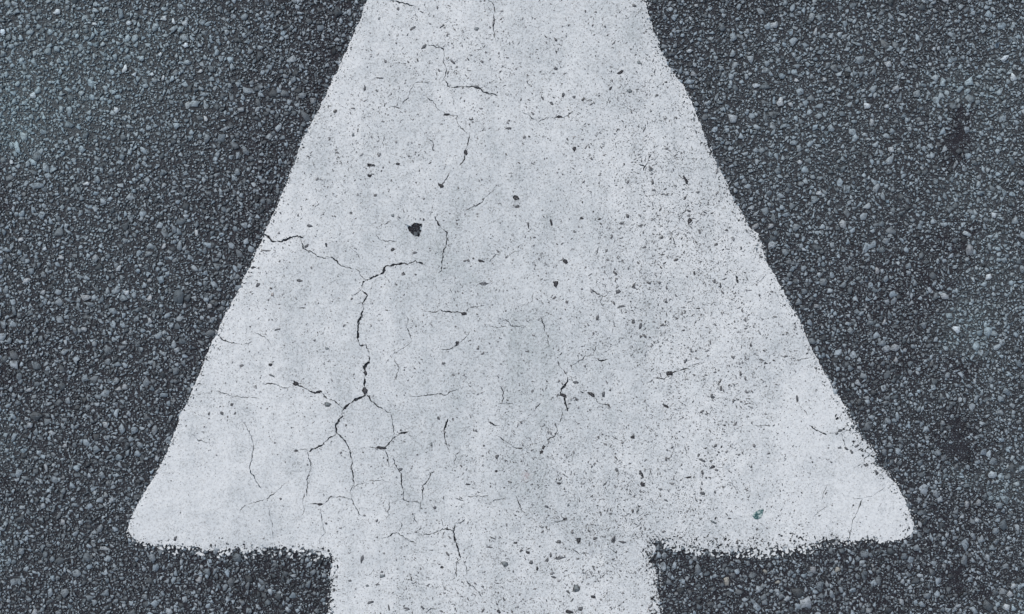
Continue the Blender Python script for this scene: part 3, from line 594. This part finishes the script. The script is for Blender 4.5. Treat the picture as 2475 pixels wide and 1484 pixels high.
BIG = {
(0,0):[(405,85,38,30,1),(1185,135,25,25,1),(690,75,26,20,0),(1340,165,27,22,1),(930,165,28,18,1),(680,170,24,13,1),(1160,390,22,18,1),(1025,425,22,22,0),
(1345,325,18,22,2),(970,540,22,18,1),(1100,538,15,18,1),(1180,568,12,22,1),(900,500,18,28,1),(1410,750,38,25,0),(1275,915,26,25,0),(245,690,25,25,1),(1035,1090,32,25,0),
(1495,1005,28,32,0),(265,1345,48,26,0),(120,1060,20,50,0),(620,1330,24,18,2),(1050,1150,20,20,0),(880,1140,30,18,0),(240,1180,25,25,0),(1780,1090,20,38,0),(2190,690,30,22,0),
(2265,730,25,22,0),(1720,1250,20,30,0),(1860,590,18,14,1),(150,275,24,20,0),(925,280,22,25,0),(1475,685,45,14,0),(1625,935,45,12,0),(840,800,20,20,1),(710,1300,25,28,0),(590,1080,28,30,0),
(15,230,20,22,2),(1490,860,18,25,1),(1255,155,16,20,1),(1450,515,20,16,1),(1250,210,25,22,0),(1665,620,20,22,0),(80,1175,18,20,1)],
(2,0):[(410,45,35,28,0),(670,180,38,25,1),(935,120,28,32,0),(995,130,25,22,0),(965,230,18,28,1),(365,270,25,28,0),(495,430,30,32,0),(365,385,28,35,0),(840,425,28,20,0),(1025,265,22,20,0),
(710,740,24,40,2),(365,860,40,36,1),(535,620,28,20,1),(50,370,25,18,2),(80,540,25,18,1),(285,495,22,22,0),(720,555,28,25,0),(1340,770,38,20,3),(2340,425,38,18,3),(1080,930,38,30,0),
(2080,590,38,32,0),(1705,680,30,30,0),(1490,465,25,28,1),(740,910,50,18,0),(1510,1085,28,22,1),(990,1400,28,16,2),(850,1175,30,22,1),(1370,890,22,30,1),(1075,1245,32,18,-1),(1550,640,25,25,1),
(1750,1080,22,30,0),(1030,575,22,16,1),(825,580,24,14,1),(1275,320,30,12,0),(1480,770,20,15,1),(2395,560,28,30,1),(1825,350,14,20,1),(1855,350,16,20,1),(100,40,16,18,1),(785,760,22,22,1)],
(0,1):[(150,255,20,18,1),(45,330,32,18,0),(325,320,22,14,2),(440,385,26,18,1),(1185,305,26,22,1),(1300,300,24,38,0),(1080,355,35,20,0),(690,385,25,32,0),(1260,175,18,35,0),
(860,460,30,20,1),(195,550,35,18,1),(620,675,44,20,1),(1165,545,25,28,0),(1290,665,42,50,-1),(1360,680,22,32,-1),(820,765,32,26,0),(1520,735,18,18,1),(1085,680,22,20,2),(920,640,22,18,1),
(70,990,26,22,0),(295,970,22,26,0),(1085,845,22,20,1),(1425,205,16,24,1),(1735,445,22,22,0),(905,1325,26,20,1),(860,1335,20,18,1),(210,1345,25,20,1),(780,1135,28,30,0),(850,1160,25,22,0),
(845,1280,25,25,0),(615,1260,30,28,0),(490,1425,22,28,0),(1190,1385,28,22,0),(420,1360,22,22,0),(1330,1150,18,28,0),(100,770,18,32,0),(1610,750,40,14,0),(1085,550,22,14,1),(610,905,24,16,1),(310,640,18,20,1)],
(2,1):[(525,160,30,25,1),(825,165,30,25,0),(1165,140,25,38,1),(2055,210,42,20,3),(880,325,20,14,2),(1030,560,35,35,0),(1165,585,30,26,0),(840,710,30,32,0),(1640,440,28,28,0),
(1415,480,20,35,1),(1475,540,22,32,0),(1535,1040,38,28,1),(1750,875,30,28,0),(1260,775,32,20,0),(1220,920,28,28,0),(970,740,28,20,1),(1220,1190,26,26,0),(1270,1290,40,24,1),(1900,665,30,22,1),
(1550,1130,18,22,1),(2080,330,28,40,1),(2260,80,22,28,1),(2225,520,30,32,1),(1985,905,30,32,2),(2350,1360,30,28,0),(2215,920,35,35,0),(770,640,22,20,0),(940,990,26,26,0),(1280,1430,22,30,-1),
(2130,1410,20,32,0),(1445,1010,30,20,0),(640,155,28,20,1),(2410,120,28,28,0),(1380,1080,22,18,0),(1460,860,12,26,2),(2380,350,10,10,3)],
(0,2):[(260,50,45,32,-1),(215,115,25,18,1),(760,115,28,22,1),(885,145,32,35,0),(970,150,32,32,0),(1115,150,22,40,0),(470,265,25,16,1),(700,290,28,35,0),(860,345,30,30,0),(330,420,18,32,1),
(255,350,22,16,0),(925,320,18,22,0),(740,480,30,22,0),(455,820,24,26,1),(725,860,28,36,0),(310,700,18,26,1),(760,1010,40,18,1),(375,1090,22,22,0),(290,1110,30,16,0),(555,1190,32,24,0),
(765,1335,42,24,0),(470,1330,30,32,0),(360,1330,22,40,0),(1050,1360,25,30,0),(1440,1240,26,22,1),(1505,1180,24,28,0),(1720,1080,32,32,0),(2235,1270,24,50,0),(2265,1035,32,25,0),(1160,990,30,15,0),
(1405,1000,35,12,0),(1795,1280,16,38,0),(1010,255,32,25,0),(995,325,25,20,0),(870,1440,16,14,1),(115,970,20,25,0),(155,1030,25,26,0),(1100,1080,30,25,0),(1200,290,28,35,-1),(2310,1095,35,26,-1),(1460,1140,16,16,1)],
(2,2):[(1560,55,18,32,0),(1890,105,26,24,0),(1500,265,24,22,0),(1435,165,14,12,1),(1465,315,20,24,0),(1640,600,16,18,1),(1840,620,20,36,0),(1720,835,18,36,1),(2065,690,20,24,1),(2150,680,24,26,1),
(2330,740,18,26,0),(2295,700,28,22,0),(2245,480,35,28,1),(950,1160,32,28,1),(110,1160,24,45,0),(600,1180,17,24,4),(325,1240,22,38,4),(1600,1065,32,30,0),(1700,1010,26,28,0),(2050,1090,24,40,0),
(2110,920,24,22,0),(2170,945,30,28,0),(1125,1165,24,18,4),(1270,1085,24,22,0),(895,1410,50,42,1),(1080,1345,24,30,0),(1150,1310,18,30,0),(830,1330,38,42,-1),(1590,1400,26,24,1),(1735,1420,24,24,0),
(2380,1345,26,24,1),(2215,1425,58,42,-1),(1885,1360,20,18,0),(1770,1355,30,26,0),(2240,1010,30,22,0),(685,1260,24,16,4),(2400,1285,22,20,1),(2325,840,30,40,-1),(2270,880,26,24,0),(2350,1440,28,28,3),
(1115,970,22,20,1),(90,1085,20,16,1),(1600,1250,22,20,1),(1380,1135,16,14,1)]}
LEV = {-1:0.42, 0:0.95, 1:1.40, 2:1.7, 3:1.65, 4:1.35}

# placing: largest first, each smaller stone dropped in the room that is left
X0, X1, Y0, Y1 = -260, 2734, -230, 1714
CS = 1.25
GW, GH = int((X1-X0)/CS)+2, int((Y1-Y0)/CS)+2
occ = np.zeros((GH, GW), np.uint8)
cs_a = np.linspace(0, 2*math.pi, 8, endpoint=False); CA, SA = np.cos(cs_a), np.sin(cs_a)
def stamp(cx, cy, a, b_, rot, f=0.9):
    rmax = max(a, b_)
    i0, i1 = int((cx-rmax-X0)/CS), int((cx+rmax-X0)/CS)+2; j0, j1 = int((cy-rmax-Y0)/CS), int((cy+rmax-Y0)/CS)+2
    i0 = max(i0,0); j0 = max(j0,0)
    if i1 <= i0 or j1 <= j0: return
    sub = occ[j0:j1, i0:i1]
    xs = (np.arange(i0, i0+sub.shape[1])+.5)*CS+X0-cx; ys = ((np.arange(j0, j0+sub.shape[0])+.5)*CS+Y0-cy)[:,None]
    c_, s_ = math.cos(rot), math.sin(rot)
    u = (xs*c_+ys*s_)/a; v = (-xs*s_+ys*c_)/b_
    sub[(u*u+v*v) < f*f] = 1

bigs = []
for (c, r), L_ in BIG.items():
    for (x, y, a, b_, lv) in L_:
        px, py = T(c, r, x, y)
        rot = rng.uniform(-0.5, 0.5)
        bigs.append((px, py, a*K*1.06, b_*K*1.06, rot, LEV[lv], lv)); stamp(px, py, a*K, b_*K, rot)
while len(bigs) < 300:
    px, py = rng.uniform(20, 2454), rng.uniform(20, 1464); P = np.array([[px, py]])
    if inside(P)[0] or edist(P)[0] < 12: continue
    a = rng.uniform(6.5, 9); b_ = a*rng.uniform(0.55, 1); rot = rng.uniform(0, 3.14)
    i, j = int((px-X0)/CS), int((py-Y0)/CS)
    if occ[j-5:j+6, i-5:i+6].any(): continue
    bigs.append((px, py, a, b_, rot, 0.95, 0)); stamp(px, py, a, b_, rot)
for (px, py, a, b_, rot, lv, kind) in bigs:
    P = np.array([[px, py]])
    tn = tones(P, 1, 1.0, 0.10)*lv*1.12
    if kind in (1,2,3): tn = tn*0.7 + 0.3*tn.mean()
    if kind == 4: tn = tn*np.array([[1.25,1.08,0.9]])
    v, s, l, tt = stone_batch(np.array([wx(px)]), np.array([wy(py)]), np.array([a*U]), np.array([b_*U]), np.array([-rot]), np.array([rng.uniform(.0016,.0020)]), tn, int(rng.integers(5, 9)), taper=1.04, inset=0.97, tilt=0.06)
    build_single('stone', v, s, l, tt, road)

placed = {6: [], 5: [], 4: []}
spec = [  # size lo, hi (half length, units), tries, sides, room needed
 (7.0, 12.5, 4200, 6, 0.72), (5.0, 7.8, 20000, 6, 0.64), (3.5, 5.8, 50000, 5, 0.58), (2.4, 3.9, 100000, 4, 0.54), (1.6, 2.7, 80000, 4, 0.54)]
for (lo, hi, tries, nv, need) in spec:
    P = np.stack([rng.uniform(X0+12, X1-12, tries), rng.uniform(Y0+12, Y1-12, tries)], 1)
    if hi < 2.5:      # finest grit only in and near the frame
        P = P[(P[:,0] > -60) & (P[:,0] < 2534) & (P[:,1] > -60) & (P[:,1] < 1544)]
    ins = inside(P); P = P[~(ins & (edist(P) > 14) & (np.hypot(P[:,0]-1001, P[:,1]-556) > 24))]
    m = len(P)
    A = rng.uniform(lo, hi, m); asp = np.where(rng.random(m) < 0.28, rng.uniform(0.16, 0.38, m), rng.uniform(0.38, 0.9, m))
    B = A*asp; A = np.where(asp < 0.45, A*1.5, A); ROT = rng.uniform(0, math.pi, m)
    C_, S_ = np.cos(ROT), np.sin(ROT)
    PX = P[:,0,None] + need*(A[:,None]*CA*C_[:,None] - B[:,None]*SA*S_[:,None])
    PY = P[:,1,None] + need*(A[:,None]*CA*S_[:,None] + B[:,None]*SA*C_[:,None])
    I = ((np.concatenate([PX, P[:,:1]],1)-X0)/CS).astype(int); J = ((np.concatenate([PY, P[:,1:]],1)-Y0)/CS).astype(int)
    for k in range(m):
        if occ[J[k], I[k]].any(): continue
        stamp(P[k,0], P[k,1], A[k], B[k], ROT[k], 0.92)
        placed[nv].append((P[k,0], P[k,1], A[k], B[k], ROT[k]))
from mathutils.kdtree import KDTree
ALL = np.array([q for L_ in placed.values() for q in L_]); nvs = np.array([nv for nv, L_ in placed.items() for _ in L_])
BG = np.array([q[:5] for q in bigs]); tot = len(ALL)
ALL = np.concatenate([ALL, BG])
kd = KDTree(len(ALL))
for i, q in enumerate(ALL): kd.insert((q[0], q[1], 0), i)
kd.balance()
Q_nb = -np.ones((tot, 11), int)
for i in range(tot):
    r_ = kd.find_n((ALL[i,0], ALL[i,1], 0), 12)
    for k, (_, j, _) in enumerate(r_[1:]): Q_nb[i,k] = j
batches = []
for nv in (6, 5, 4):
    ids = np.where(nvs == nv)[0]; Q = np.concatenate([ALL[ids], ids[:,None]], 1)
    fld = field(Q[:,:2], DUST, 0.0)
    kp = rng.random(len(Q)) > np.clip((-fld-0.45)*1.3, 0, 0.92); Q = Q[kp]; fld = fld[kp]; m = len(Q)
    sl = Q[:,3]/Q[:,2] < 0.4
    h = rng.uniform(0.0006, 0.0018, m)
    tn = tones(Q[:,:2], m, 1.12, 0.54)*np.clip(1.15-0.035*(Q[:,2]-2), 0.8, 1.15)[:,None]*np.where(sl, 1.2, 1.0)[:,None]
    wh = rng.random(m) < 0.012; tn[wh] = tn[wh]*1.3
    tn = tn*np.minimum(1, 0.42/tn.max(1))[:,None]
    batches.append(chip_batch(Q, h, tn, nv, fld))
# splinters lying between and over the chips
m = 9000
P = np.stack([rng.uniform(-120, 2594, m), rng.uniform(-110, 1594, m)], 1); P = P[~(inside(P) | (edist(P) < 6))]; m = len(P)
fld = field(P, DUST, 0.0)
tn = tones(P, m, 1.25, 0.35); tn = tn*np.minimum(1, 0.42/tn.max(1))[:,None]
A = rng.uniform(2.0, 6.0, m); B = rng.uniform(0.6, 1.3, m)
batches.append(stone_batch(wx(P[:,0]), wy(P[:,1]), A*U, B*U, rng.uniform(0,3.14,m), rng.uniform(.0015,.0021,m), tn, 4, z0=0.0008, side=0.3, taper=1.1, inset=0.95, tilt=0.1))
agg = build('stone_aggregate', batches, road); agg['kind'] = 'stuff'
print('stones', tot, 'film faces', len(FF))

# the same surface carried on all round: one bay of chips, repeated by sharing its mesh
TWX, TWY = X1-X0-24, Y1-Y0-24
occ[:] = 0; bay = []
for (lo, hi, tries, need) in [(5.0, 9.5, 15000, 0.66), (3.5, 5.8, 45000, 0.58), (2.6, 3.9, 60000, 0.56)]:
    P = np.stack([rng.uniform(X0+14, X1-14, tries), rng.uniform(Y0+14, Y1-14, tries)], 1); m = len(P)
    A = rng.uniform(lo, hi, m); B = A*np.where(rng.random(m) < 0.25, rng.uniform(0.2, 0.4, m), rng.uniform(0.4, 0.95, m)); ROT = rng.uniform(0, math.pi, m)
    I = ((P[:,0]-X0)/CS).astype(int); J = ((P[:,1]-Y0)/CS).astype(int)
    for k in range(m):
        if occ[J[k], I[k]] or occ[J[k], min(I[k]+2, GW-1)] or occ[min(J[k]+2, GH-1), I[k]] or occ[J[k], I[k]-2] or occ[J[k]-2, I[k]]: continue
        stamp(P[k,0], P[k,1], A[k], B[k], ROT[k], 0.92); bay.append((P[k,0], P[k,1], A[k], B[k], ROT[k]))
Q = np.array(bay); m = len(Q)
v_ = 1.12*np.exp(rng.normal(0, 0.5, m))[:,None]*np.array([[0.192, 0.236, 0.270]])*1.06
v_ = v_*np.minimum(1, 0.42/v_.max(1))[:,None]
bx0, by0 = wx((X0+X1)/2), wy((Y0+Y1)/2)
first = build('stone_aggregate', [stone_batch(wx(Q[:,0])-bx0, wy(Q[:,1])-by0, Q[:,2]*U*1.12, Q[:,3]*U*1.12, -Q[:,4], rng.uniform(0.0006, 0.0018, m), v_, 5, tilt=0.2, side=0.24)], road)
first['kind'] = 'stuff'; used_first = False
for i in range(-2, 3):
    for j in range(-3, 4):
        if i == 0 and j == 0: continue
        o = first if not used_first else first.copy()
        if used_first: COL.objects.link(o); o.parent = road
        used_first = True
        o.location = (bx0+i*TWX*U, by0+j*TWY*U, 0)
        if (i+j) % 2: o.rotation_euler = (0, 0, math.pi)
print('bay', m)

# ------------------------------------------------------------------ stones showing through the paint
def paint_tone(m, sh=None):
    v = np.exp(rng.normal(0, 0.32, m))*0.20
    return np.clip(v[:,None]*np.array([[0.93,1.0,1.06]]), 0.02, 0.45)
part_n = 0
for (cx, cy, q, sh) in pit_shapes:
    k = len(q); X = (q[:,0])*U; Y = -(q[:,1])*U
    z = {0: 0.0016, 1: 0.0021, 2: 0.0023}[sh]
    tn = {0: np.array([.065,.069,.080]), 1: np.array([.150,.166,.182]), 2: np.array([.22,.26,.28])}[sh]*rng.uniform(.85,1.2)
    vt = np.stack([X*0.98, Y*0.98, np.full(k, z)+rng.normal(0,.0001,k)],1); vb = np.stack([X*1.03, Y*1.03, np.full(k, -0.0003)],1)
    V = np.concatenate([vt, vb])
    idx = np.arange(k)[::-1]; i2 = np.roll(idx, -1)
    loops = np.concatenate([idx, np.stack([idx, idx+k, i2+k, i2],1).ravel()])
    sizes = np.array([k]+[4]*k)
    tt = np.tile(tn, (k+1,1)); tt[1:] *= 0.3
    o = build('exposed_stone', [(V, sizes, loops, tt)], arrow); o.location = (wx(cx), wy(cy), 0); part_n += 1

DENS = [(1620,500,150,420,2.0),(1700,640,120,200,0.8),(1500,1250,330,230,1.7),(1400,1430,300,90,0.9),(1200,150,260,170,0.6),(880,300,140,220,0.45),(1780,800,170,200,0.9),(1300,700,300,250,0.35),
        (1000,1450,160,60,0.7),(640,760,90,110,0.3),(480,960,80,60,0.4),(400,1230,170,120,-0.6),(620,1150,220,150,-0.5),(2080,1200,150,120,-0.65),(1950,1050,110,110,-0.3),(1000,640,200,160,-0.25),(900,950,150,200,-0.1)]
cand = 250000
P = np.stack([rng.uniform(300, 2230, cand), rng.uniform(-500, 1900, cand)],1)
dn = np.clip(field(P, DENS, 0.80), 0.10, 3)/3
cl = np.sin(P[:,0]*.031+2*np.sin(P[:,1]*.023))*np.sin(P[:,1]*.037+1.7*np.sin(P[:,0]*.019))
dn = dn*(1+0.45*cl)
kq = (rng.random(cand) < dn) & inside(P); P = P[kq]; dnp = dn[kq]; kq = edist(P) > 3; P = P[kq]; dnp = dnp[kq]
m = len(P)
A = 0.74*np.exp(np.abs(rng.normal(0, 0.62, m))); A = np.minimum(A, 5.0)
bigger = rng.random(m) < 0.05; A = np.where(bigger, A*1.5, A); A = np.minimum(A, 5.2)
B = A*rng.uniform(0.28, 0.8, m); A = A*1.15
tn = paint_tone(m)
A = 0.8+(A-0.8)*np.clip(0.45+dnp*1.2, 0.4, 1.15); B = np.minimum(B, A*0.85)
small = A < 1.4; tn = np.where(small[:,None], tn*1.35, tn)
tn[rng.random(m) < 0.07] *= 0.45
zf = TOPZ + 0.00022*np.sin(P[:,0]*0.021+1.3)*np.sin(P[:,1]*0.017) + rng.uniform(0.00006, 0.00016, m)
order = np.argsort(-A*B); nbig = min(300-part_n, 150)
for i in order[:max(nbig,0)]:
    s_ = slice(i, i+1)
    v, s, l, tt = stone_batch(wx(P[s_,0]), wy(P[s_,1]), A[s_]*U, B[s_]*U, rng.uniform(0,3.14,1), zf[s_], tn[s_], 8, z0=0.001, side=0.6, taper=1.02, inset=1.0, tilt=0.0)
    build_single('exposed_stone', v, s, l, tt, arrow)
rest = order[max(nbig,0):]
o = build('exposed_grit', [stone_batch(wx(P[rest,0]), wy(P[rest,1]), A[rest]*U, B[rest]*U, rng.uniform(0,3.14,len(rest)), zf[rest], tn[rest], 6, z0=0.0016, side=0.8, taper=1.02, inset=1.0, tilt=0.0)], arrow)
o['kind'] = 'stuff'
print('grit', m)

# ------------------------------------------------------------------ the little green flake lying on the paint
cx, cy = T(2, 2, 548, 762)
nv = 22
ang = np.arange(nv)*2*math.pi/nv
rr = 1+0.13*np.sin(3*ang+1)+rng.uniform(-.10,.10,nv)
a, b_ = 44*K*U, 27*K*U
rot = R(38)
def ring(f, z): 
    x = a*rr*f*np.cos(ang); y = b_*rr*f*np.sin(ang)
    return np.stack([x*math.cos(rot)-y*math.sin(rot), x*math.sin(rot)+y*math.cos(rot), np.full(nv, z)+rng.normal(0,.00008,nv)],1)
V = np.concatenate([ring(1.0,0.0), ring(1.0,0.0005), ring(0.72,0.0009), ring(0.35,0.0007), [[0,0,0.0008]]])
Fq = []
for k in range(3):
    for i in range(nv):
        j = (i+1) % nv; Fq.append((k*nv+i, k*nv+j, (k+1)*nv+j, (k+1)*nv+i))
for i in range(nv): Fq.append((3*nv+i, 3*nv+(i+1) % nv, 4*nv))
gm = bpy.data.meshes.new('green_flake'); gm.from_pydata(V.tolist(), [], Fq); gm.materials.append(m_green)
go = bpy.data.objects.new('green_flake', gm); COL.objects.link(go); go.location = (wx(cx), wy(cy), TOPZ+0.0001)
go['label'] = 'small mottled dark green flake lying on the white paint'
go['category'] = 'flake'
